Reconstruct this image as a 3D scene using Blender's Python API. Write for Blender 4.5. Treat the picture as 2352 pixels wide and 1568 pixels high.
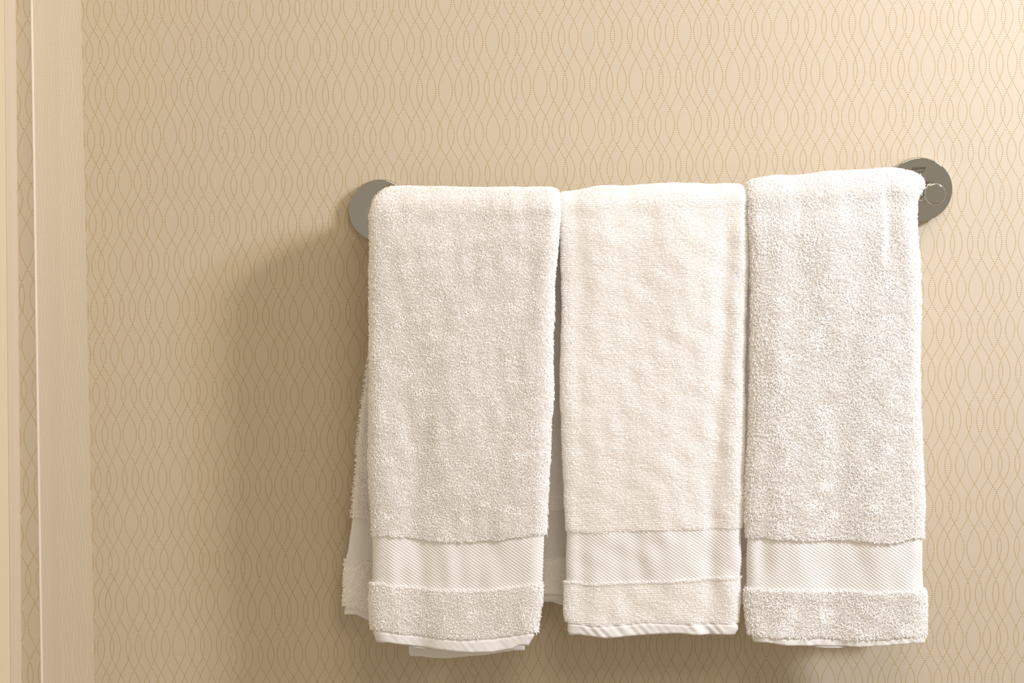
import bpy, bmesh, math, random
import numpy as np
from mathutils import Matrix, Vector

for o in list(bpy.data.objects):
    bpy.data.objects.remove(o)
SC = bpy.context.scene
COL = SC.collection
rng = np.random.default_rng(7)

# ---------------------------------------------------------------- camera
IW, IH = 2352.0, 1568.0
F = 4573.0                                    # focal length in pixels (70 mm on 36 mm)
NX, NY = 1180.0, 155.0                        # where lines square to the wall vanish
VX, VY = 1704.0, 74640.0                      # where plumb lines vanish
PX = NX - F * F / 54000.0
lo, hi = 0.0, 2000.0
PY = NY
for _ in range(60):
    PY = 0.5 * (lo + hi)
    g = (NX - PX) * (VX - PX) + (NY - PY) * (VY - PY) + F * F
    if g > 0: lo = PY
    else: hi = PY
def unit(a):
    a = np.array(a, float); return a / np.linalg.norm(a)
n_c = unit((NX - PX, NY - PY, F))             # into the wall  (world +y)
z_c = -unit((VX - PX, VY - PY, F))            # up             (world +z)
x_c = np.cross(n_c, z_c)                      # along the wall (world +x)
RW = np.array([x_c, n_c, z_c])                # rows: world axes in camera frame (right, down, forward)
BAR_Z = 1.45                                  # height of the rail above the floor
ROS_T = 0.009                                 # thickness of a wall disc
def ray(px, py):
    d = np.array([(px - PX) / F, (py - PY) / F, 1.0])
    return RW @ d
a, b = ray(873, 484), ray(2113, 435)
a = a / a[1]; b = b / b[1]
DW = 0.450 / math.hypot(b[0] - a[0], b[2] - a[2]) + ROS_T     # camera to wall
CAM = np.array([0.0, -DW, BAR_Z - (a[2] + b[2]) / 2 * (DW - ROS_T)])
def at(px, py, y=0.0):
    """point at distance -y in front of the wall seen in that direction"""
    d = ray(px, py)
    return CAM + d * ((y + DW) / d[1])
cam_d = bpy.data.cameras.new('camera'); cam = bpy.data.objects.new('camera', cam_d); COL.objects.link(cam)
right, down, fwd = RW[:, 0], RW[:, 1], RW[:, 2]
cam.matrix_world = Matrix(((right[0], -down[0], -fwd[0], CAM[0]), (right[1], -down[1], -fwd[1], CAM[1]),
                           (right[2], -down[2], -fwd[2], CAM[2]), (0, 0, 0, 1)))
cam_d.sensor_width = 36.0; cam_d.lens = 36.0 * F / IW
cam_d.shift_x = (IW / 2 - PX) / IW; cam_d.shift_y = (PY - IH / 2) / IW
cam_d.clip_start = 0.05; cam_d.clip_end = 30
cam_d.dof.use_dof = True; cam_d.dof.focus_distance = DW - 0.03; cam_d.dof.aperture_fstop = 6.3
SC.camera = cam

# ---------------------------------------------------------------- light
SC.view_settings.view_transform = 'Standard'; SC.view_settings.look = 'None'
SC.view_settings.gamma = 1.0; SC.view_settings.use_curve_mapping = False
SC.view_settings.exposure = 0.0
SC.cycles.max_bounces = 18; SC.cycles.diffuse_bounces = 14; SC.cycles.transmission_bounces = 12
wd = bpy.data.worlds.new('room_light'); SC.world = wd; wd.use_nodes = True
bg = wd.node_tree.nodes['Background']; bg.inputs[0].default_value = (1.0, 0.88, 0.71, 1); bg.inputs[1].default_value = 0.50
def area(name, loc, target, size, power, col, size_y=None):
    d = bpy.data.lights.new(name, 'AREA'); d.energy = power; d.color = col
    d.shape = 'RECTANGLE' if size_y else 'DISK'; d.size = size
    if size_y: d.size_y = size_y
    o = bpy.data.objects.new(name, d); COL.objects.link(o); o.location = loc
    o.rotation_euler = (Vector(target) - Vector(loc)).to_track_quat('-Z', 'Y').to_euler()
    return o
area('vanity_lamp', (1.27, -0.92, BAR_Z + 0.84), (0.0, 0, BAR_Z - 0.05), 0.25, 17.4, (1.0, 0.92, 0.86))
area('mirror_lamp', (0.85, -0.55, BAR_Z + 0.42), (0.25, 0, BAR_Z - 0.05), 0.12, 5.6, (0.60, 0.72, 1.0))
area('overhead_fill', (0.35, -1.5, 2.42), (0.0, 0, BAR_Z - 0.2), 0.7, 10.0, (1.0, 0.88, 0.70))  # large soft warm light added overhead as fill

# ---------------------------------------------------------------- materials
def mat(name):
    m = bpy.data.materials.new(name); m.use_nodes = True
    return m, m.node_tree, m.node_tree.nodes['Principled BSDF']
def simple(name, col, rough=0.5, metal=0.0):
    m, t, p = mat(name); p.inputs['Base Color'].default_value = (*col, 1)
    p.inputs['Roughness'].default_value = rough; p.inputs['Metallic'].default_value = metal
    return m
def noise_bump(m, scale, strength, dist=0.001):
    t = m.node_tree; p = t.nodes['Principled BSDF']
    tc = t.nodes.new('ShaderNodeTexCoord'); n = t.nodes.new('ShaderNodeTexNoise'); bp = t.nodes.new('ShaderNodeBump')
    n.inputs['Scale'].default_value = scale; n.inputs['Detail'].default_value = 3
    bp.inputs['Strength'].default_value = strength; bp.inputs['Distance'].default_value = dist
    t.links.new(tc.outputs['Object'], n.inputs['Vector']); t.links.new(n.outputs['Fac'], bp.inputs['Height'])
    t.links.new(bp.outputs['Normal'], p.inputs['Normal'])

WP = 0.0803          # horizontal repeat of the wallpaper
HP = 0.0743          # vertical repeat
AMP = WP * 70 / 865
CENT = [12, 160, 280, 430, 522, 610, 675, 770]
def wave_group():
    """dot mask of the dotted wavy lines, inputs u and v in metres"""
    g = bpy.data.node_groups.new('dotted_waves', 'ShaderNodeTree')
    g.interface.new_socket('u', in_out='INPUT', socket_type='NodeSocketFloat')
    g.interface.new_socket('v', in_out='INPUT', socket_type='NodeSocketFloat')
    g.interface.new_socket('mask', in_out='OUTPUT', socket_type='NodeSocketFloat')
    gi = g.nodes.new('NodeGroupInput'); go = g.nodes.new('NodeGroupOutput')
    def M(op, x, y=None, z=None):
        n = g.nodes.new('ShaderNodeMath'); n.operation = op
        for i, q in enumerate((x, y, z)):
            if q is None: continue
            if isinstance(q, (int, float)): n.inputs[i].default_value = q
            else: g.links.new(q, n.inputs[i])
        return n.outputs[0]
    u, v = gi.outputs[0], gi.outputs[1]
    PITCH = HP / 42.5
    skew = M('MULTIPLY', u, 0.036)
    row = M('DIVIDE', v, PITCH)
    rf = M('FLOOR', row)
    vc = M('MULTIPLY', M('ADD', rf, 0.5), PITCH)
    dv = M('MULTIPLY', M('SUBTRACT', M('SUBTRACT', row, rf), 0.5), PITCH)
    vs = M('SUBTRACT', vc, skew)
    warp = M('MULTIPLY', M('SUBTRACT', 0.96, M('COSINE', M('ADD', M('MULTIPLY', vs, -math.pi / HP), 0.27))), 0.0018)
    ph = M('MULTIPLY', M('ADD', vs, warp), 2 * math.pi / HP)
    cs = M('MULTIPLY', M('COSINE', ph), AMP)
    best = None
    for s, off in ((1, 0.0), (-1, 0.5)):
        uu = M('ADD', u, cs) if s == 1 else M('SUBTRACT', u, cs)
        for c in CENT:
            cc = (c / 865.0 + off) * WP + 40 * WP
            d = M('PINGPONG', M('ADD', M('SUBTRACT', uu, cc), 80 * WP), WP / 2)
            best = d if best is None else M('MINIMUM', best, d)
    r = M('SQRT', M('ADD', M('MULTIPLY', best, best), M('MULTIPLY', dv, dv)))
    n = g.nodes.new('ShaderNodeMapRange'); n.interpolation_type = 'SMOOTHSTEP'
    g.links.new(r, n.inputs['Value'])
    n.inputs['From Min'].default_value = 0.00028; n.inputs['From Max'].default_value = 0.00062
    n.inputs['To Min'].default_value = 1.0; n.inputs['To Max'].default_value = 0.0
    g.links.new(n.outputs[0], go.inputs[0])
    return g
WG = wave_group()
def wallpaper(name, axis, strips):
    """strips: [(seam coordinate, u0, v0)...]; a strip holds from its seam onward"""
    m, t, p = mat(name)
    tc = t.nodes.new('ShaderNodeTexCoord'); sp = t.nodes.new('ShaderNodeSeparateXYZ')
    t.links.new(tc.outputs['Object'], sp.inputs[0])
    def M(op, x, y=None):
        n = t.nodes.new('ShaderNodeMath'); n.operation = op
        for i, q in enumerate((x, y)):
            if q is None: continue
            if isinstance(q, (int, float)): n.inputs[i].default_value = q
            else: t.links.new(q, n.inputs[i])
        return n.outputs[0]
    U = sp.outputs['X'] if axis == 'X' else M('MULTIPLY', sp.outputs['Y'], -1.0)
    Z = sp.outputs['Z']
    mask = None; seam = None
    for s, u0, v0 in strips:
        g = t.nodes.new('ShaderNodeGroup'); g.node_tree = WG
        t.links.new(M('SUBTRACT', U, u0), g.inputs[0]); t.links.new(M('SUBTRACT', Z, v0), g.inputs[1])
        if mask is None: mask = g.outputs[0]
        else:
            sel = M('GREATER_THAN', U, s)
            mask = M('ADD', M('MULTIPLY', mask, M('SUBTRACT', 1.0, sel)), M('MULTIPLY', g.outputs[0], sel))
            seam = M('LESS_THAN', M('ABSOLUTE', M('SUBTRACT', U, s)), 0.00025)
    mx = t.nodes.new('ShaderNodeMix'); mx.data_type = 'RGBA'
    t.links.new(mask, mx.inputs['Factor'])
    # faint woven mottle of the paper
    nz = t.nodes.new('ShaderNodeTexNoise'); nz.inputs['Scale'].default_value = 900; nz.inputs['Detail'].default_value = 2
    t.links.new(tc.outputs['Object'], nz.inputs['Vector'])
    cr = t.nodes.new('ShaderNodeMix'); cr.data_type = 'RGBA'
    t.links.new(nz.outputs['Fac'], cr.inputs['Factor'])
    cr.inputs['A'].default_value = (0.57, 0.495, 0.375, 1); cr.inputs['B'].default_value = (0.63, 0.555, 0.425, 1)
    t.links.new(cr.outputs['Result'], mx.inputs['A'])
    mx.inputs['B'].default_value = (0.42, 0.28, 0.09, 1)
    t.links.new(mx.outputs['Result'], p.inputs['Base Color'])
    p.inputs['Roughness'].default_value = 0.75
    p.inputs['Specular IOR Level'].default_value = 0.25
    h = M('MULTIPLY', mask, 0.5)
    if seam is not None: h = M('SUBTRACT', h, seam)
    h = M('ADD', h, M('MULTIPLY', nz.outputs['Fac'], 0.35))
    bp = t.nodes.new('ShaderNodeBump'); bp.inputs['Strength'].default_value = 0.5; bp.inputs['Distance'].default_value = 0.0002
    t.links.new(h, bp.inputs['Height']); t.links.new(bp.outputs['Normal'], p.inputs['Normal'])
    return m

M_CHROME, _t, _p = mat('chrome')
_p.inputs['Base Color'].default_value = (0.50, 0.485, 0.44, 1); _p.inputs['Metallic'].default_value = 1; _p.inputs['Roughness'].default_value = 0.05
M_INK = simple('printed_ink', (0.02, 0.025, 0.02), 0.5)
def cloth_mat(name, col, sss=0.0, trans=0.0):
    m, t, p = mat(name)
    p.inputs['Base Color'].default_value = (*col, 1); p.inputs['Roughness'].default_value = 0.9
    p.inputs['Specular IOR Level'].default_value = 0.0
    p.inputs['Sheen Weight'].default_value = 0.0; p.inputs['Sheen Roughness'].default_value = 0.5
    if sss:
        p.inputs['Subsurface Weight'].default_value = 1.0; p.inputs['Subsurface Scale'].default_value = sss
        p.inputs['Subsurface Radius'].default_value = (1.0, 0.95, 0.9)
    if trans:
        tr = t.nodes.new('ShaderNodeBsdfTranslucent'); tr.inputs[0].default_value = (*col, 1)
        mx = t.nodes.new('ShaderNodeMixShader'); mx.inputs[0].default_value = trans
        t.links.new(p.outputs[0], mx.inputs[1]); t.links.new(tr.outputs[0], mx.inputs[2])
        t.links.new(mx.outputs[0], t.nodes['Material Output'].inputs[0])
    return m
M_TERRY = cloth_mat('white_cotton_terry_ground', (0.97, 0.96, 0.95))
M_LOOP = cloth_mat('white_cotton_loops', (0.985, 0.975, 0.965))
M_WEAVE = cloth_mat('white_cotton_weave', (0.86, 0.845, 0.83)); noise_bump(M_WEAVE, 1500, 0.35, 0.0004)
M_HEM = cloth_mat('white_cotton_hem', (0.86, 0.845, 0.84)); noise_bump(M_HEM, 1800, 0.4, 0.0004)
M_DIM_SIDE = simple('casing_side_dimmed', (0.62, 0.52, 0.40), 0.6)  # darker colour holds down the light on the casing's side
M_PAINT = simple('cream_paint', (0.93, 0.83, 0.64), 0.5); noise_bump(M_PAINT, 60, 0.1)
M_CEIL = simple('ceiling_paint', (0.8, 0.76, 0.68), 0.8)
M_FLOOR = simple('stone_floor', (0.45, 0.38, 0.30), 0.4)
M_EDGE_HIGHLIGHT = simple('paper_edge_highlight', (0.78, 0.70, 0.60), 0.8)  # lighter colour stands in for the corner highlight

# ---------------------------------------------------------------- mesh helpers
def mk(name, V, Fq, m, parent=None, smooth=True, kind=None):
    me = bpy.data.meshes.new(name)
    V = np.asarray(V, np.float32).reshape(-1, 3)
    Fq = np.asarray(Fq, np.int32)
    nf, k = Fq.shape
    me.vertices.add(len(V)); me.vertices.foreach_set('co', V.ravel())
    me.loops.add(nf * k); me.loops.foreach_set('vertex_index', Fq.ravel())
    me.polygons.add(nf); me.polygons.foreach_set('loop_start', np.arange(0, nf * k, k, dtype=np.int32))
    try: me.polygons.foreach_set('loop_total', np.full(nf, k, np.int32))
    except Exception: pass
    me.polygons.foreach_set('use_smooth', np.full(nf, smooth, bool) if isinstance(smooth, bool) else np.asarray(smooth)[:nf])
    if not isinstance(smooth, bool): me.polygons.foreach_set('material_index', np.where(np.asarray(smooth)[:nf], 0, 1).astype(np.int32))
    me.update(calc_edges=True); me.validate()
    me.materials.append(m)
    if not isinstance(smooth, bool): me.materials.append(M_LOOP)
    o = bpy.data.objects.new(name, me); COL.objects.link(o)
    if parent is not None:
        o.parent = parent; o.matrix_parent_inverse = Matrix.Translation(-parent.location)
    if kind: o['kind'] = kind
    return o
def bm_obj(name, bm, m, parent=None, smooth=False, kind=None):
    bmesh.ops.recalc_face_normals(bm, faces=bm.faces)
    me = bpy.data.meshes.new(name); bm.to_mesh(me); bm.free(); me.materials.append(m)
    for p in me.polygons: p.use_smooth = smooth
    o = bpy.data.objects.new(name, me); COL.objects.link(o)
    if parent is not None:
        o.parent = parent; o.matrix_parent_inverse = Matrix.Translation(-parent.location)
    if kind: o['kind'] = kind
    return o
def hull_obj(name, pts8, m, **k):
    """box from 8 corners: bottom ring of 4, top ring of 4"""
    bm = bmesh.new(); v = [bm.verts.new(p) for p in pts8]
    for f in ((0, 1, 2, 3), (7, 6, 5, 4), (0, 4, 5, 1), (1, 5, 6, 2), (2, 6, 7, 3), (3, 7, 4, 0)): bm.faces.new([v[i] for i in f])
    return bm_obj(name, bm, m, **k)
def box(name, x0, x1, y0, y1, z0, z1, m, **k):
    return hull_obj(name, [(x0, y0, z0), (x1, y0, z0), (x1, y1, z0), (x0, y1, z0), (x0, y0, z1), (x1, y0, z1), (x1, y1, z1), (x0, y1, z1)], m, **k)
def empty(name, loc, label, cat, group=None):
    o = bpy.data.objects.new(name, None); COL.objects.link(o); o.location = loc; o.empty_display_size = 0.05
    o['label'] = label; o['category'] = cat
    if group: o['group'] = group
    return o

# ---------------------------------------------------------------- room shell
ZT = 2.5
def line_x(p_top, p_bot, y):
    """x of a near-plumb edge at floor and ceiling from two seen points"""
    A, B = at(*p_top, y), at(*p_bot, y)
    s = (A[0] - B[0]) / (A[2] - B[2])
    return B[0] - s * B[2], B[0] + s * (ZT - B[2])
JD = 0.19                                              # depth of the projecting pier
xi0, xi1 = line_x((186, 0), (217, 1568), 0.0)          # inner corner
xo0, xo1 = line_x((69.5, 0), (93, 1568), -JD)          # outer corner
A0 = at(281.9, 212, 0); B0 = at(912.4, 104.6, 0); S0 = at(516, 700, 0)
M_WP = wallpaper('dotted_wave_wallpaper', 'X', [(-99, A0[0], A0[2]), (S0[0], B0[0], B0[2])])
M_WPJ = wallpaper('dotted_wave_wallpaper_return', 'Y', [(-99, 0.03, A0[2] + 0.01)])
C0 = at(51, 120, -JD)
M_WPL = wallpaper('dotted_wave_wallpaper_pier', 'X', [(-99, C0[0], C0[2])])
XR = 1.6
def grid_wall(name, P00, P10, P11, P01, back, m):
    """slab whose visible face is the quad; back = offset to the hidden face"""
    b4 = [P00, P10, tuple(np.add(P10, back)), tuple(np.add(P00, back))]
    t4 = [P01, P11, tuple(np.add(P11, back)), tuple(np.add(P01, back))]
    return hull_obj(name, b4 + t4, m, kind='structure')
grid_wall('wall_back', (xi0, 0, 0), (XR, 0, 0), (XR, 0, ZT), (xi1, 0, ZT), (0, 0.1, 0), M_WP)
# pier return (faces right) and pier front
grid_wall('wall_pier_return', (xo0, -JD, 0), (xi0, 0, 0), (xi1, 0, ZT), (xo1, -JD, ZT), (-0.02, 0.021, 0), M_WPJ)
xl = at(0, 700, -JD)[0] - 1.2
grid_wall('wall_pier_front', (xl, -JD, 0), (xo0, -JD, 0), (xo1, -JD, ZT), (xl, -JD, ZT), (-0.021, 0.02, 0), M_WPL)
# thin strip on the outer paper corner, its highlight line put in as lighter colour
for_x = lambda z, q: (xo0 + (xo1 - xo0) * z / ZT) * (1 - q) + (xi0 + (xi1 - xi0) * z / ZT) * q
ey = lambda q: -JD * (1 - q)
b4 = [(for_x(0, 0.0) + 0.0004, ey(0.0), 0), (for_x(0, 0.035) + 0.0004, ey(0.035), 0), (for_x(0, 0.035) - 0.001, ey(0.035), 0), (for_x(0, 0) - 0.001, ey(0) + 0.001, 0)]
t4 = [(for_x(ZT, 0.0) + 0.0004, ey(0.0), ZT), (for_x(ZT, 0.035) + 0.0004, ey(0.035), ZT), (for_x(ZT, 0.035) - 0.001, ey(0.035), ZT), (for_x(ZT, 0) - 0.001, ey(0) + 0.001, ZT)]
hull_obj('trim_3', b4 + t4, M_EDGE_HIGHLIGHT, kind='structure')
box('floor', xl, XR, -3.0, 0.1, -0.1, 0, M_FLOOR, kind='structure')
box('ceiling', xl, XR, -3.0, 0.1, ZT, ZT + 0.1, M_CEIL, kind='structure')
# door casing beside the pier (round-edged painted board, nearer than the pier face)
CY = -JD - 0.017
cx0, cx1 = line_x((21, 0), (35, 1568), CY)
def casing():
    prof = []
    for k in range(7):
        a_ = math.pi / 2 * k / 6
        prof.append((-0.005 + 0.005 * math.sin(a_), CY + 0.005 - 0.005 * math.cos(a_)))
    prof = [(-0.10, CY), (-0.0042, CY), (-0.0042, -JD), (-0.10, -JD)]
    bm = bmesh.new(); rings = []
    for z, x in ((0, cx0), (ZT, cx1)):
        rings.append([bm.verts.new((x + px_, py_, z)) for px_, py_ in prof])
    n = len(prof)
    for i in range(n):
        bm.faces.new([rings[0][i], rings[0][(i + 1) % n], rings[1][(i + 1) % n], rings[1][i]])
    bm.faces.new(rings[0]); bm.faces.new(rings[1])
    return bm_obj('trim_1', bm, M_PAINT, smooth=False, kind='structure')
casing()
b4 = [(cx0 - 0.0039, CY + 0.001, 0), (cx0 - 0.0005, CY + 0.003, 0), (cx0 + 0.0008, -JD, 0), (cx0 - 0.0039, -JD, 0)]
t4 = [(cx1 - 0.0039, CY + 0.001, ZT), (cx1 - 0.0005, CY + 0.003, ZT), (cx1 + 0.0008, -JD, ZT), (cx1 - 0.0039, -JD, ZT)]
hull_obj('trim_2', b4 + t4, M_DIM_SIDE, kind='structure')  # side face of the casing, its weaker light put into the colour

# ---------------------------------------------------------------- towel rail
RL, RR = at(873, 484, -ROS_T), at(2113, 435, -ROS_T)
def lathe(name, prof, cx, cz, m, parent, seg=96, smooth=True):
    """profile of (radius, y) turned round an axis square to the wall"""
    n = len(prof); V = []; Fq = []
    for r, y in prof:
        for k in range(seg):
            a_ = 2 * math.pi * k / seg
            V.append((cx + r * math.cos(a_), y, cz + r * math.sin(a_)))
    for i in range(n - 1):
        for k in range(seg):
            Fq.append((i * seg + k, i * seg + (k + 1) % seg, (i + 1) * seg + (k + 1) % seg, (i + 1) * seg + k))
    o = mk(name, V, Fq, m, parent, smooth)
    return o
rail = empty('towel_rail', ((RL[0] + RR[0]) / 2, 0, (RL[2] + RR[2]) / 2),
             'chrome wall-mounted towel rail with two round wall discs carrying the three towels', 'towel rail')
POST_F = -0.069; POST_R = 0.0087; BAR_Y = -0.058; BAR_R = 0.006
def disc_prof(R):
    p = [(R - 0.0006, 0.0), (R, -0.0012), (R, -ROS_T + 0.0010)]
    for k in range(1, 5):
        a_ = math.pi / 2 * k / 4
        p.append((R - 0.0008 + 0.0008 * math.cos(a_), -ROS_T + 0.0010 - 0.0010 * math.sin(a_)))
    p += [(R * 0.9, -ROS_T), (R * 0.5, -ROS_T), (POST_R - 0.001, -ROS_T), (0.0001, -ROS_T)]
    return p
def post_prof():
    p = [(POST_R, -ROS_T + 0.001), (POST_R, -0.03), (POST_R, POST_F + 0.0016)]
    for k in range(1, 7):
        a_ = math.pi / 2 * k / 6
        p.append((POST_R - 0.0012 + 0.0012 * math.cos(a_), POST_F + 0.0016 - 0.0014 * math.sin(a_)))
    p += [(POST_R * 0.6, POST_F), (0.0001, POST_F)]
    return p
for P in (RL, RR):
    d_ = lathe('wall_disc', disc_prof(0.0266), P[0], P[2], M_CHROME, rail)
    lathe('post', post_prof(), P[0], P[2], M_CHROME, rail)
DISC_R = d_
bx0, bx1 = RL[0] + POST_R - 0.001, RR[0] - POST_R + 0.001
def bar_z(x):
    return RL[2] + (RR[2] - RL[2]) * (x - RL[0]) / (RR[0] - RL[0])
V = []; Fq = []
for i, x in enumerate(np.linspace(bx0, bx1, 9)):
    for k in range(32):
        a_ = 2 * math.pi * k / 32
        V.append((x, BAR_Y + BAR_R * math.cos(a_), bar_z(x) + BAR_R * math.sin(a_)))
for i in range(8):
    for k in range(32):
        Fq.append((i * 32 + k, i * 32 + (k + 1) % 32, (i + 1) * 32 + (k + 1) % 32, (i + 1) * 32 + k))
mk('bar', V, Fq, M_CHROME, rail)
# lettering and wave mark printed on the right disc
LP = at(2110.5, 387, -ROS_T - 0.0001)
tilt = math.radians(2.6)
cu = bpy.data.curves.new('lettering', 'FONT'); cu.body = 'GROHE'; cu.size = 0.0031; cu.align_x = 'CENTER'; cu.align_y = 'CENTER'
cu.offset = 0.00011; cu.space_character = 1.12; cu.extrude = 0.00003
cu.materials.append(M_INK)
tmp = bpy.data.objects.new('lettering', cu); COL.objects.link(tmp)
dg = bpy.context.evaluated_depsgraph_get(); me = bpy.data.meshes.new_from_object(tmp.evaluated_get(dg))
bpy.data.objects.remove(tmp)
co = np.empty(len(me.vertices) * 3); me.vertices.foreach_get('co', co); co = co.reshape(-1, 3)
wx = co[:, 0].max() - co[:, 0].min(); co[:, 0] *= 0.0112 / wx
hz = co[:, 1].max() - co[:, 1].min(); co[:, 1] *= 0.0022 / hz
X = co[:, 0] * math.cos(tilt) - co[:, 1] * math.sin(tilt); Z = co[:, 0] * math.sin(tilt) + co[:, 1] * math.cos(tilt)
co = np.stack([LP[0] + X, LP[1] - co[:, 2], LP[2] + Z], 1); me.vertices.foreach_set('co', co.ravel()); me.update()
me.materials.clear(); me.materials.append(M_INK)
lt = bpy.data.objects.new('lettering', me); COL.objects.link(lt); lt.parent = DISC_R
V = []; Fq = []
for j, (w, dz) in enumerate(((0.0049, -0.0019), (0.0041, -0.0026), (0.0031, -0.0033))):
    b0 = len(V); n = 24
    for i in range(n + 1):
        s = -1 + 2 * i / n
        x = s * w; z = dz + (s * s - 1) * 0.0006 + 0.00025 * math.sin(s * 9)
        for q in (-0.00013, 0.00013):
            zz = z + q
            V.append((LP[0] + x * math.cos(tilt) - zz * math.sin(tilt), LP[1], LP[2] + x * math.sin(tilt) + zz * math.cos(tilt)))
    for i in range(n):
        Fq.append((b0 + 2 * i, b0 + 2 * i + 2, b0 + 2 * i + 3, b0 + 2 * i + 1))
wv = mk('wave_mark', V, Fq, M_INK, None); wv.parent = DISC_R
lt.matrix_parent_inverse = DISC_R.matrix_basis.inverted(); wv.matrix_parent_inverse = DISC_R.matrix_basis.inverted()
for o_ in (lt, wv):
    o_.matrix_parent_inverse = (Matrix.Translation(rail.location) @ DISC_R.matrix_parent_inverse).inverted()

# ---------------------------------------------------------------- towels
def smooth_noise(x, z, scale, seed):
    """cheap band-limited noise from summed plane waves, about -1..1"""
    r = np.random.default_rng(seed); out = np.zeros_like(x); n = 14
    for _ in range(n):
        a_ = r.uniform(0, 2 * math.pi); f = r.uniform(0.6, 1.5) / scale; p = r.uniform(0, 2 * math.pi)
        out = out + np.sin(2 * math.pi * f * (x * math.cos(a_) + z * math.sin(a_)) + p)
    return out / math.sqrt(n / 2) / 1.6

class Curve:
    """polyline seen in the photo at a known depth, as world x(z) or z(x)"""
    def __init__(self, pts, y, key):
        W = np.array([at(p[0], p[1], y) for p in pts])
        a_, b_ = (W[:, 2], W[:, 0]) if key == 'z' else (W[:, 0], W[:, 2])
        o = np.argsort(a_); self.a, self.b = a_[o], b_[o]
    def __call__(self, q): return np.interp(q, self.a, self.b)

def ring_section(nu, ns):
    """stadium section: list of (sx, cosang, sinang, u, side) with front from left to right"""
    u = np.linspace(0, 1, nu)
    fr = np.stack([2 * u - 1, np.zeros(nu), np.ones(nu), u], 1)
    ang = np.linspace(math.pi / 2, -math.pi / 2, ns + 2)[1:-1]
    rt = np.stack([np.ones(ns), np.cos(ang), np.sin(ang), np.ones(ns)], 1)
    bk = np.stack([1 - 2 * u, np.zeros(nu), -np.ones(nu), 1 - u], 1)
    lf = np.stack([-np.ones(ns), -np.cos(ang[::-1]), np.sin(ang[::-1]), np.zeros(ns)], 1)
    return np.concatenate([fr, rt, bk, lf], 0)

def sweep(S, XL, XR_, Y, Z, NYv, NZv, T, disp=None, RX=None):
    """S ring section (m,4); per row arrays over ring: XL,XR (rows,), Y,Z (rows,m) centre, N (rows,), T (rows,)"""
    rows, m = Y.shape
    xc = (XL + XR_)[:, None] / 2; hw = (XR_ - XL)[:, None] / 2; r = T[:, None] / 2
    rx = np.minimum(np.maximum(r, 0.010 if RX is None else RX[:, None]), hw * 0.9)
    X = xc + S[None, :, 0] * (hw - rx) + rx * S[None, :, 1]
    off = r * S[None, :, 2]
    Yp = Y + off * NYv[:, None]; Zp = Z + off * NZv[:, None]
    P = np.stack([X, Yp, Zp], 2)
    NX_ = np.broadcast_to(S[None, :, 1], X.shape); 
    N = np.stack([NX_ * r / rx, NYv[:, None] * S[None, :, 2], NZv[:, None] * S[None, :, 2]], 2)
    N = N / np.linalg.norm(N, axis=2)[..., None]
    if disp is not None:
        P = P + N * disp(P, N)[..., None]
    V = P.reshape(-1, 3)
    i = np.arange(rows - 1)[:, None]; k = np.arange(m)[None, :]; k2 = (k + 1) % m
    Fq = np.stack([i * m + k, i * m + k2, (i + 1) * m + k2, (i + 1) * m + k], -1).reshape(-1, 4)
    extra = []
    nf = (m - 2 * 0)
    return P, N, V, Fq

def cap_faces(m, nu, ns, base, flip):
    """close a ring row with quads between front and back faces"""
    out = []
    for i in range(nu - 1):
        a_, b_ = i, i + 1; c_, d_ = nu + ns + (nu - 1 - (i + 1)), nu + ns + (nu - 1 - i)
        q = (a_, b_, c_, d_); out.append(tuple(base + j for j in (q if not flip else q[::-1])))
    # round ends as fans of quads
    R = [nu - 1] + list(range(nu, nu + ns)) + [nu + ns]
    L = [nu + ns + nu - 1] + list(range(2 * nu + ns, 2 * nu + 2 * ns)) + [0]
    for E in (R, L):
        i, j = 0, len(E) - 1
        while j - i >= 3:
            q = (E[i], E[i + 1], E[j - 1], E[j]); out.append(tuple(base + t for t in (q if not flip else q[::-1]))); i += 1; j -= 1
    return out

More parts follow.
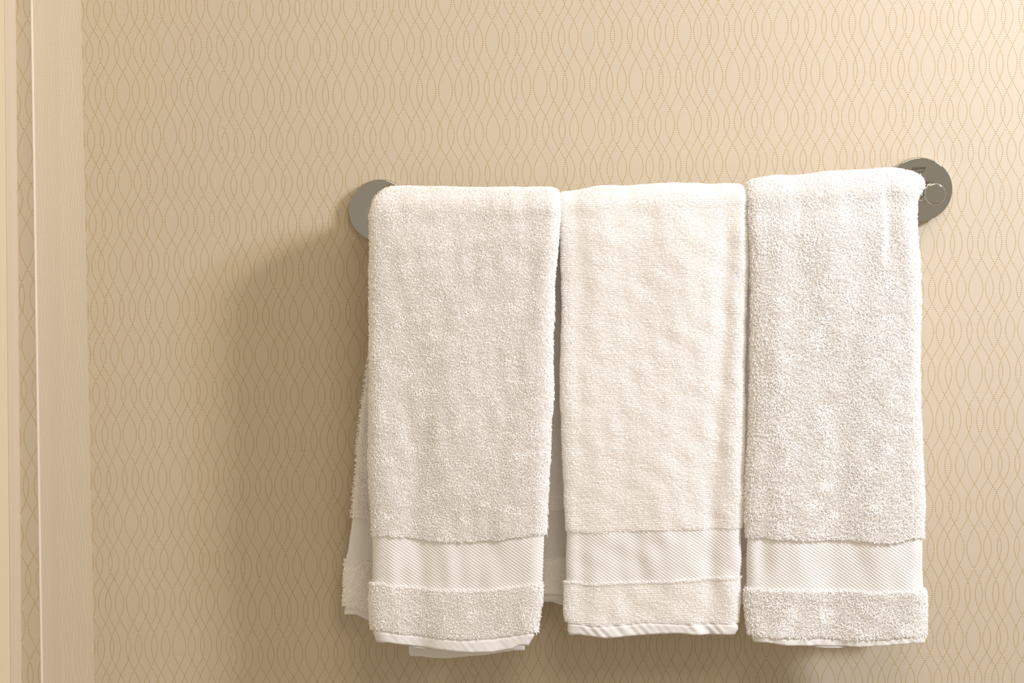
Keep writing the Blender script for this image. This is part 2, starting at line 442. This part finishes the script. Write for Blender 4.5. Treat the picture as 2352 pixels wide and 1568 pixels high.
def tufts(P, N, pitch, length, rad, field_seed, wild, keep=None, grid=False, lean=(0.10, -0.40)):
    """rooted curved yarn loops over a swept surface; returns verts, quads"""
    rows, m = P.shape[:2]
    # area of each cell
    P2 = np.roll(P, -1, axis=1); A = P[:-1]; B = P2[:-1]; C = P2[1:]; D = P[1:]
    ar = 0.5 * np.linalg.norm(np.cross(C - A, D - B), axis=2)
    if keep is not None: ar = ar * keep(A, N[:-1])
    if grid:
        pass
    dens = ar / (pitch * pitch)
    cnt = np.floor(dens).astype(int) + (rng.random(dens.shape) < (dens - np.floor(dens)))
    ii, kk = np.nonzero(cnt); rep = cnt[ii, kk]
    ii = np.repeat(ii, rep); kk = np.repeat(kk, rep); n = len(ii)
    s, t = rng.random(n)[:, None], rng.random(n)[:, None]
    k2 = (kk + 1) % m
    a_, b_, c_, d_ = P[ii, kk], P[ii, k2], P[ii + 1, k2], P[ii + 1, kk]
    root = (a_ * (1 - s) + b_ * s) * (1 - t) + (d_ * (1 - s) + c_ * s) * t
    na, nb = N[ii, kk], N[ii, k2]
    nor = na * (1 - s) + nb * s; nor /= np.linalg.norm(nor, axis=1)[:, None] + 1e-9
    if grid:                                   # line the loops up in rows across the cloth
        root[:, 2] = np.where(np.abs(nor[:, 2]) < 0.5, np.round(root[:, 2] / grid) * grid + rng.normal(0, 0.00022, n), root[:, 2])
    # direction: normal + smooth combed field + random
    g = root[:, 0] + 0.3 * root[:, 1]; h = root[:, 2] + root[:, 1]
    fx = smooth_noise(g, h * 1.4, 0.030, field_seed) * 0.7 + smooth_noise(g, h * 1.6, 0.009, field_seed + 1) * 0.30
    fz = smooth_noise(g, h * 1.4, 0.030, field_seed + 2) * 0.6 + smooth_noise(g, h * 1.6, 0.009, field_seed + 3) * 0.25
    tv = np.stack([fx * wild + lean[0], np.zeros(n), fz * wild + lean[1]], 1) + rng.normal(0, 0.50 * wild + 0.10, (n, 3))
    tv -= nor * np.sum(tv * nor, 1)[:, None]
    L = length * rng.uniform(0.82, 1.15, n)[:, None] * (1 + (0.55 if not grid else 0.25) * rng.random(n)[:, None] * np.abs(nor[:, :1]) ** 2)
    R = rad * rng.uniform(0.8, 1.2, n)[:, None]
    # centre line: rises off the cloth then bends over along tv
    tvn = tv * 0.8
    c0 = root - nor * 0.0004
    c1 = root + nor * L * 0.42 + tvn * L * 0.12
    c2 = root + nor * L * 0.72 + tvn * L * 0.45
    c3 = root + nor * L * 0.72 + tvn * L * 0.85
    Cs = [c0, c1, c2, c3]; Rs = [R * 0.8, R, R * 1.0, R * 0.35]
    ax = np.cross(nor, tv + 1e-4); ax /= np.linalg.norm(ax, axis=1)[:, None] + 1e-9
    ns_ = 3; V = np.empty((n, 4, ns_, 3), np.float32)
    for j in range(4):
        tan = (Cs[min(j + 1, 3)] - Cs[max(j - 1, 0)]); tan /= np.linalg.norm(tan, axis=1)[:, None] + 1e-9
        e2 = np.cross(tan, ax)
        for q in range(ns_):
            an = 2 * math.pi * (q + 0.5) / ns_
            V[:, j, q] = Cs[j] + (ax * math.cos(an) + e2 * math.sin(an)) * Rs[j]
    base = (np.arange(n) * 12)[:, None]
    fq = []
    for j in range(3):
        for q in range(3):
            q2 = (q + 1) % 3
            fq.append([j * 3 + q, j * 3 + q2, (j + 1) * 3 + q2, (j + 1) * 3 + q])
    fq = np.array(fq, np.int32)
    Fq = (base[:, :, None] + fq[None]).reshape(-1, 4)
    return V.reshape(-1, 3), Fq

def merge(parts):
    Vs, Fs, b_ = [], [], 0
    for V, Fq in parts:
        V = np.asarray(V).reshape(-1, 3); Vs.append(V); Fs.append(np.asarray(Fq) + b_); b_ += len(V)
    return np.concatenate(Vs), np.concatenate(Fs)

NS = 10
def dobby(P, amp=0.00046):
    """diagonal rows of little knots"""
    x, z = P[..., 0], P[..., 2]
    px_, pz_ = 0.0037, 0.0027
    a_ = (x / px_ + z / pz_)
    b_ = (x / 0.0019 - z / 0.0042)
    return amp * (0.5 + 0.5 * np.cos(2 * math.pi * a_)) * (0.68 + 0.32 * np.cos(2 * math.pi * b_))

def band_ns(kind): return 26 if kind == 'band' else NS
def flat_part(name, kind, parent, Lc, Rc, ztop, zbot, yfun, thick, nseed, fold, res, tuft=None, m=None, side=-1, wr=0.0):
    """one level of a hanging flap between the curves ztop(x) and zbot(x). side -1: its good face looks at the room"""
    wid = 0.17
    nu = max(12, int(wid / res)); ns = band_ns(kind); S = ring_section(nu, ns)
    zc = np.linspace(0, 1, max(4, int(0.9 + (abs(np.mean(ztop(np.array([0.0, 0.01])) - zbot(np.array([0.0, 0.01])))) / res))))
    zt0, zb0 = float(np.mean(ztop.b)), float(np.mean(zbot.b))
    zm = zt0 + (zb0 - zt0) * zc
    XL = Lc(zm); XRr = Rc(zm)
    xs = XL[:, None] + (XRr - XL)[:, None] * S[None, :, 3]
    Z = ztop(xs) + (zbot(xs) - ztop(xs)) * zc[:, None]
    Y = yfun(xs, Z) + 0 * Z
    rows = len(zc); T = np.full(rows, thick)
    if kind == 'hem':                       # rounded lower rim
        e = np.clip((zc - 0.80) / 0.20, 0, 1); T = thick * np.sqrt(np.maximum(1 - e ** 2 * 0.93, 0.05))
    ny, nz = np.full(rows, -1.0), np.zeros(rows)
    def disp(P, N):
        x, z = P[..., 0], P[..., 2]
        d = fold(x, z)
        if kind == 'band': d = d + dobby(P)
        if kind == 'hem':
            d = d + wr * smooth_noise(x * 1.0 + z * 0.9, z * 0.25, 0.0085, nseed + 9)
            g = np.abs(zc[:, None] - 0.12); d = d - 0.0008 * np.exp(-(g / 0.07) ** 2)
        return d
    P, N, V, Fq = sweep(S, XL, XRr, Y, Z, ny, nz, T, disp)
    mm = len(S)
    caps = cap_faces(mm, nu, ns, 0, True) + cap_faces(mm, nu, ns, (rows - 1) * mm, False)
    parts = [(V, np.concatenate([Fq, np.array(caps, np.int32)]))]
    if tuft:
        parts.append(tufts(P, N, **tuft))
        t2 = dict(tuft); t2['pitch'] = 0.00048; t2['lean'] = (0, 0.5); t2['length'] = 0.0022; t2['grid'] = False
        k0 = np.zeros(P.shape[:2]); k0[0] = np.where(S[:, 2] >= 0, 0.6, 0.1)
        parts.append(tufts(P, N, keep=lambda A, n_: k0[:-1], **t2))
    V, Fq = merge(parts)
    return mk(name, V, Fq, m, parent, np.arange(len(Fq)) < len(parts[0][1]))

def make_towel(label, C):
    group = 'white hand towels folded over the rail'
    yf = C['yf']
    root = empty('hand_towel', (C['cx'], BAR_Y, bar_z(C['cx'])), label, 'towel', group)
    fold = C['fold']
    def yfun(x, z): return yf + C['ylean'](x, z) + 0 * x
    L = Curve(C['left'], yf, 'z'); R = Curve(C['right'], yf, 'z')
    Lb = Curve(C['bleft'], yf, 'z'); Rb = Curve(C['bright'], yf, 'z')      # band
    Lo = Curve(C['oleft'], yf, 'z'); Ro = Curve(C['oright'], yf, 'z')      # border
    Lh = Curve(C['hleft'], yf, 'z'); Rh = Curve(C['hright'], yf, 'z')      # hem
    b1, b2, b3, b4 = [Curve(C[k], yf, 'x') for k in ('b1', 'b2', 'b3', 'b4')]
    t = C['t']; PL = C['pile']
    tf = dict(pitch=C['pitch'], length=PL, rad=C['rad'], field_seed=C['seed'], wild=C['wild'], grid=C['grid'])
    up = lambda dx: (lambda o: o)
    # ---- main terry panel: front, over the bar, back
    nu = 110; S = ring_section(nu, NS)
    ri = C['ri']; rc = ri + t / 2
    yb = BAR_Y + rc
    xm = np.linspace(0, 1, 5)
    z_b1 = float(np.mean(b1.b)); zbar = bar_z(C['cx'])
    rows = []
    nfr = 130
    Sx = S[:, 3]
    YY, ZZ, NYr, NZr, XLr, XRr, KK = [], [], [], [], [], [], []
    for i in range(nfr):                                   # front, going up
        f = i / (nfr - 1); zm = z_b1 + (zbar - z_b1) * f
        xl_, xr_ = float(L(zm)), float(R(zm)); xs = xl_ + (xr_ - xl_) * Sx
        Z = b1(xs) + (bar_z(xs) - b1(xs)) * f
        Y = yfun(xs, Z); g = max(0.0, 1 - (zbar - zm) / 0.03); g = g * g * (3 - 2 * g)
        Y = Y * (1 - g) + (BAR_Y - rc) * g
        YY.append(Y); ZZ.append(Z); NYr.append(-1); NZr.append(0); XLr.append(xl_); XRr.append(xr_); KK.append(0)
    na = 22
    dpx = np.array([at(q, 430, BAR_Y)[0] for q, _ in C['drop']]); dpz = np.array([w_ / 2830.0 for _, w_ in C['drop']])
    drop = lambda x: np.interp(x, dpx, dpz)
    TL, TR = C['top_l'], C['top_r']                        # extra inset of the edges across the top, metres
    xl0, xr0 = XLr[-1], XRr[-1]
    for i in range(1, na + 1):
        an = math.pi * i / na
        f = i / na
        xl_ = xl0 + np.interp(f, *TL); xr_ = xr0 + np.interp(f, *TR)
        xs = xl_ + (xr_ - xl_) * Sx
        YY.append(BAR_Y - rc * math.cos(an) + 0 * xs); ZZ.append(bar_z(xs) + rc * math.sin(an) * C['ry'] - drop(xs) * math.sin(an) ** 0.7)
        NYr.append(-math.cos(an)); NZr.append(math.sin(an)); XLr.append(xl_); XRr.append(xr_); KK.append(1)
    bl = Curve(C['back_left'], C['ybk'], 'z'); br = Curve(C['back_right'], C['ybk'], 'z')
    bb = [Curve(q, C['ybk'], 'x') for q in C['back_levels']]
    zk = float(np.mean(bb[0].b)); nb = 70
    xlA, xrA = XLr[-1], XRr[-1]
    for i in range(1, nb + 1):
        f = i / nb; zm = zbar + (zk - zbar) * f
        g = min(1.0, (zbar - zm) / 0.05); g = g * g * (3 - 2 * g)
        xl_ = xlA * (1 - g) + float(bl(zm)) * g; xr_ = xrA * (1 - g) + float(br(zm)) * g
        xs = xl_ + (xr_ - xl_) * Sx
        Z = bar_z(xs) + (bb[0](xs) - bar_z(xs)) * f
        YY.append(yb * (1 - g) + C['ybk'] * g + 0 * xs); ZZ.append(Z); NYr.append(1); NZr.append(0); XLr.append(xl_); XRr.append(xr_); KK.append(2)
    YY, ZZ = np.array(YY), np.array(ZZ); nr = len(YY)
    T = np.full(nr, t); KK = np.array(KK)
    T[KK == 2] = C['tb']; T[nfr + na - 6: nfr + na + 6] = np.linspace(t, C['tb'], 12)
    def disp(P, N):
        x, z = P[..., 0], P[..., 2]
        w = np.where(N[..., 1] < 0.3, 1.0, 0.4)
        w = w * np.where(N[..., 2] < 0.9, 1, 0.6)
        return (fold(x, z)) * w
    RXr = np.where(KK == 1, 0.004, 0.010); q = 25; RXr[nfr - q:nfr] = np.linspace(0.010, 0.004, q); RXr[nfr + na:nfr + na + 10] = np.linspace(0.004, 0.010, 10)
    P, N, V, Fq = sweep(S, np.array(XLr), np.array(XRr), YY, ZZ, np.array(NYr, float), np.array(NZr, float), T, disp, RXr)
    mm = len(S)
    caps = cap_faces(mm, nu, NS, 0, False) + cap_faces(mm, nu, NS, (nr - 1) * mm, True)
    rowk = KK[:, None] + 0 * YY
    sec = S[:, 2]
    # pile everywhere that can be seen; sparse on the hidden inner faces
    inner = np.broadcast_to(sec[None, :] < -0.5, YY.shape)
    kp = np.where(inner, 0.0, 1.0); kp = np.where((KK[:, None] == 2) & (~inner), 0.15, kp)
    kp = np.where((KK[:, None] == 2) & (inner), C['dens_b'], kp)
    parts = [(V, np.concatenate([Fq, np.array(caps, np.int32)]))]
    kpl = kp[:-1]
    parts.append(tufts(P, N, keep=lambda A, n_: kpl, **tf))
    V, Fq = merge(parts)
    mk('terry_panel', V, Fq, M_TERRY, root, np.arange(len(Fq)) < len(parts[0][1]))
    # ---- lower levels of the front
    flat_part('woven_band', 'band', root, Lb, Rb, b1, b2, yfun, t * 1.0, C['seed'], fold, 0.00045, None, M_WEAVE)
    flat_part('terry_border', 'border', root, Lo, Ro, b2, b3, yfun, t * 0.95, C['seed'], fold, 0.0016, tf, M_TERRY)
    flat_part('hem', 'hem', root, Lh, Rh, b3, b4, lambda x, z: yfun(x, z) - 0.0012, t * 0.95, C['seed'], fold, 0.0006, None, M_HEM, wr=C['wr'])
    # ---- lower levels of the back
    ybk = C['ybk']; yfb = lambda x, z: ybk + 0 * x
    f0 = lambda x, z: 0.0006 * smooth_noise(x, z * 0.3, 0.04, C['seed'] + 50)
    tb_ = C['tb']; tf2 = dict(tf); tf2['pitch'] = C['pitch'] * 1.3
    flat_part('back_band', 'band', root, bl, br, bb[0], bb[1], yfb, tb_ * 0.85, 1, f0, 0.0009, None, M_WEAVE)
    flat_part('back_border', 'border', root, bl, br, bb[1], bb[2], yfb, tb_, 1, f0, 0.002, tf2, M_TERRY)
    flat_part('back_hem', 'hem', root, bl, br, bb[2], bb[3], yfb, tb_ * 0.7, 1, f0, 0.0012, None, M_HEM, wr=0.0003)
    return root

def G(x, x0, w): return np.exp(-((x - x0) / w) ** 2)
def X_(px_, py_=800, y=-0.08): return at(px_, py_, y)[0]
def Z_(py_, px_=1200, y=-0.08): return at(px_, py_, y)[2]
def sst(a_, b_, z):
    q = np.clip((z - a_) / (b_ - a_), 0, 1); return q * q * (3 - 2 * q)

def fold1(x, z):
    d = 0.0013 * smooth_noise(x, z * 0.3, 0.055, 11) + 0.0004 * smooth_noise(x, z * 0.5, 0.022, 12)
    low = 1 - sst(Z_(1150), Z_(800), z)
    d = d - 0.0035 * G(x, X_(955), 0.016) * low + 0.001 * G(x, X_(900), 0.010) * low
    d = d - 0.0014 * G(x, X_(1210), 0.010) * sst(Z_(800), Z_(560), z)
    return d
def fold2(x, z):
    d = 0.0010 * smooth_noise(x, z * 0.35, 0.06, 21) + 0.0004 * smooth_noise(x, z * 0.8, 0.02, 22)
    xg = X_(1668) + (X_(1630) - X_(1668)) * (1 - sst(Z_(1400), Z_(600), z))
    d = d - 0.0026 * G(x, xg, 0.0075) * (1 - sst(Z_(560), Z_(470), z))
    d = d - 0.0015 * G(x, X_(1330), 0.009)
    return d
def fold3(x, z):
    d = 0.0013 * smooth_noise(x, z * 0.3, 0.055, 31) + 0.0004 * smooth_noise(x, z * 0.5, 0.022, 32)
    xg = X_(2034, 500) + 0 * z
    w = sst(Z_(640, 2000), Z_(520, 2000), z) * (1 - sst(Z_(450, 2000), Z_(415, 2000), z))
    s = np.where(x > xg, 1.0, 0.0)
    d = d - 0.0055 * w * np.where(x > xg, np.exp(-((x - xg) / 0.009) ** 2), np.exp(-((x - xg) / 0.0012) ** 2))
    d = d - 0.0030 * G(x, X_(1925), 0.018) * (1 - sst(Z_(900), Z_(600), z))
    d = d - 0.0012 * G(x, X_(1755), 0.008)
    return d

YF = -0.0775
T1 = dict(drop=[(870, -2), (960, 4), (1060, 8), (1180, 15), (1283, 21)], cx=X_(1065, 500), yf=YF, t=0.0125, tb=0.009, ri=0.0105, ry=0.93, pile=0.0027, pitch=0.00067, rad=0.00031, wild=0.5, grid=False, seed=100, wr=0.00010, dens_b=0.8,
    fold=fold1, ylean=lambda x, z: 0.0,
    left=[(862, 455), (853, 480), (854, 560), (854, 700), (856, 850), (855, 1050), (858, 1230)],
    right=[(1280, 440), (1278, 480), (1276, 560), (1272, 640), (1266, 780), (1261, 900), (1256, 1050), (1251, 1200), (1247, 1240)],
    bleft=[(855, 1220), (855, 1345)], bright=[(1248, 1220), (1245, 1350)],
    oleft=[(853, 1330), (852, 1400), (857, 1450)], oright=[(1243, 1335), (1239, 1390), (1232, 1450)],
    hleft=[(856, 1440), (858, 1462), (866, 1480)], hright=[(1232, 1445), (1230, 1465), (1214, 1492)],
    b1=[(845, 1224), (900, 1229), (980, 1236), (1060, 1240), (1150, 1236), (1260, 1222)],
    b2=[(845, 1334), (900, 1343), (1040, 1352), (1130, 1352), (1255, 1338)],
    b3=[(845, 1440), (900, 1449), (1000, 1458), (1080, 1461), (1150, 1458), (1200, 1453), (1245, 1446)],
    b4=[(845, 1462), (862, 1472), (940, 1484), (1080, 1496), (1150, 1496), (1200, 1490), (1235, 1474)],
    top_l=([0, 0.3, 0.6, 1.0], [0, 0.004, 0.015, 0.022]), top_r=([0, 1], [0, 0.0005]), ybk=-0.030,
    back_left=[(893, 480), (880, 600), (862, 760), (846, 850), (828, 1000), (816, 1150), (810, 1200), (800, 1282), (797, 1290), (793, 1390), (792, 1440)],
    back_right=[(1250, 480), (1235, 1000), (1228, 1450)],
    back_levels=([(780, 1183), (1240, 1215)], [(780, 1283), (1240, 1318)], [(780, 1386), (870, 1412), (1240, 1420)], [(780, 1405), (860, 1440), (1000, 1456), (1240, 1450)]))
T2 = dict(drop=[(1285, 14), (1330, 11), (1400, 7), (1500, 6), (1600, 9), (1712, 13)], cx=X_(1500, 500), yf=YF + 0.004, t=0.0105, tb=0.0085, ri=0.0072, ry=1.0, pile=0.0014, pitch=0.00070, rad=0.00033, wild=0.25, grid=0.0015, seed=200, wr=0.00042, dens_b=0.3,
    fold=fold2, ylean=lambda x, z: 0.0,
    left=[(1285, 455), (1286, 600), (1290, 700), (1294, 1000), (1296, 1150), (1299, 1230)],
    right=[(1715, 430), (1714, 640), (1711, 760), (1708, 900), (1705, 1050), (1703, 1190), (1700, 1220)],
    bleft=[(1298, 1210), (1298, 1340)], bright=[(1700, 1205), (1699, 1340)],
    oleft=[(1295, 1325), (1296, 1400), (1300, 1430)], oright=[(1699, 1320), (1696, 1390), (1692, 1430)],
    hleft=[(1301, 1420), (1303, 1445), (1312, 1462)], hright=[(1692, 1420), (1691, 1445), (1685, 1458)],
    b1=[(1285, 1216), (1310, 1219), (1345, 1222), (1400, 1216), (1550, 1213), (1710, 1211)],
    b2=[(1285, 1333), (1340, 1337), (1480, 1333), (1600, 1328), (1710, 1322)],
    b3=[(1285, 1424), (1340, 1432), (1420, 1428), (1480, 1423), (1530, 1425), (1600, 1428), (1700, 1426)],
    b4=[(1285, 1450), (1310, 1457), (1375, 1463), (1470, 1457), (1560, 1452), (1630, 1457), (1700, 1455)],
    top_l=([0, 1], [0, 0.0]), top_r=([0, 1], [0, 0.0]), ybk=-0.033,
    back_left=[(1276, 480), (1262, 700), (1248, 1000), (1240, 1400)],
    back_right=[(1727, 480), (1731, 900), (1730, 1400)],
    back_levels=([(1230, 1172), (1735, 1165)], [(1230, 1272), (1735, 1268)], [(1230, 1362), (1735, 1362)], [(1230, 1378), (1300, 1398), (1500, 1402), (1735, 1386)]))
T3 = dict(drop=[(1720, 13), (1780, 9), (1900, 6), (2000, 5), (2060, 3), (2090, 5), (2110, 9), (2125, 14)], cx=X_(1920, 500), yf=YF, t=0.0125, tb=0.009, ri=0.0085, ry=0.95, pile=0.0031, pitch=0.00068, rad=0.00033, wild=0.6, grid=False, seed=300, wr=0.0002, dens_b=0.1,
    fold=fold3, ylean=lambda x, z: 0.0,
    left=[(1722, 430), (1723, 500), (1727, 560), (1730, 660), (1729, 800), (1725, 1000), (1718, 1100), (1715, 1190), (1717, 1240)],
    right=[(2108, 430), (2102, 470), (2098, 520), (2101, 580), (2105, 640), (2106, 800), (2110, 1000), (2115, 1150), (2117, 1240)],
    bleft=[(1714, 1225), (1714, 1350)], bright=[(2118, 1225), (2121, 1355)],
    oleft=[(1715, 1345), (1719, 1400), (1727, 1460)], oright=[(2122, 1345), (2124, 1400), (2122, 1460)],
    hleft=[(1726, 1450), (1728, 1468), (1738, 1482)], hright=[(2127, 1450), (2126, 1475)],
    b1=[(1705, 1227), (1760, 1232), (1850, 1234), (1950, 1236), (2050, 1240), (2090, 1237), (2130, 1231)],
    b2=[(1705, 1347), (1800, 1350), (1950, 1353), (2040, 1357), (2135, 1351)],
    b3=[(1705, 1453), (1760, 1457), (1850, 1459), (1950, 1463), (2050, 1461), (2135, 1454)],
    b4=[(1705, 1466), (1730, 1472), (1780, 1479), (1900, 1484), (2000, 1483), (2135, 1475)],
    top_l=([0, 1], [0, 0.001]), top_r=([0, 0.2, 0.4, 0.65, 1.0], [0, 0.005, 0.0055, 0.0, -0.007]), ybk=-0.030,
    back_left=[(1742, 480), (1745, 1450)], back_right=[(2075, 480), (2090, 1450)],
    back_levels=([(1730, 1205), (2110, 1205)], [(1730, 1305), (2110, 1305)], [(1730, 1385), (2110, 1385)], [(1730, 1405), (2110, 1405)]))
t1 = make_towel('fluffy white hand towel at the left end of the rail, back layer sticking out', T1)
t2 = make_towel('white hand towel with short even loops and a crinkled hem, hanging between the other two', T2)
t3 = make_towel('brightest fluffy white hand towel beside the lettered wall disc, creased near its top right corner', T3)

# inner layer of the left towel peeping out below its hem
yi = -0.058
flat_part('inner_layer', 'hem', t1, Curve([(941, 1300), (939, 1490), (943, 1508)], yi, 'z'), Curve([(1215, 1300), (1205, 1508)], yi, 'z'),
          Curve([(930, 1380), (1210, 1380)], yi, 'x'), Curve([(930, 1504), (960, 1509), (1010, 1511), (1140, 1502), (1210, 1493)], yi, 'x'),
          lambda x, z: yi + 0 * x, 0.004, 77, lambda x, z: 0 * x, 0.0012, None, M_HEM, wr=0.0002)
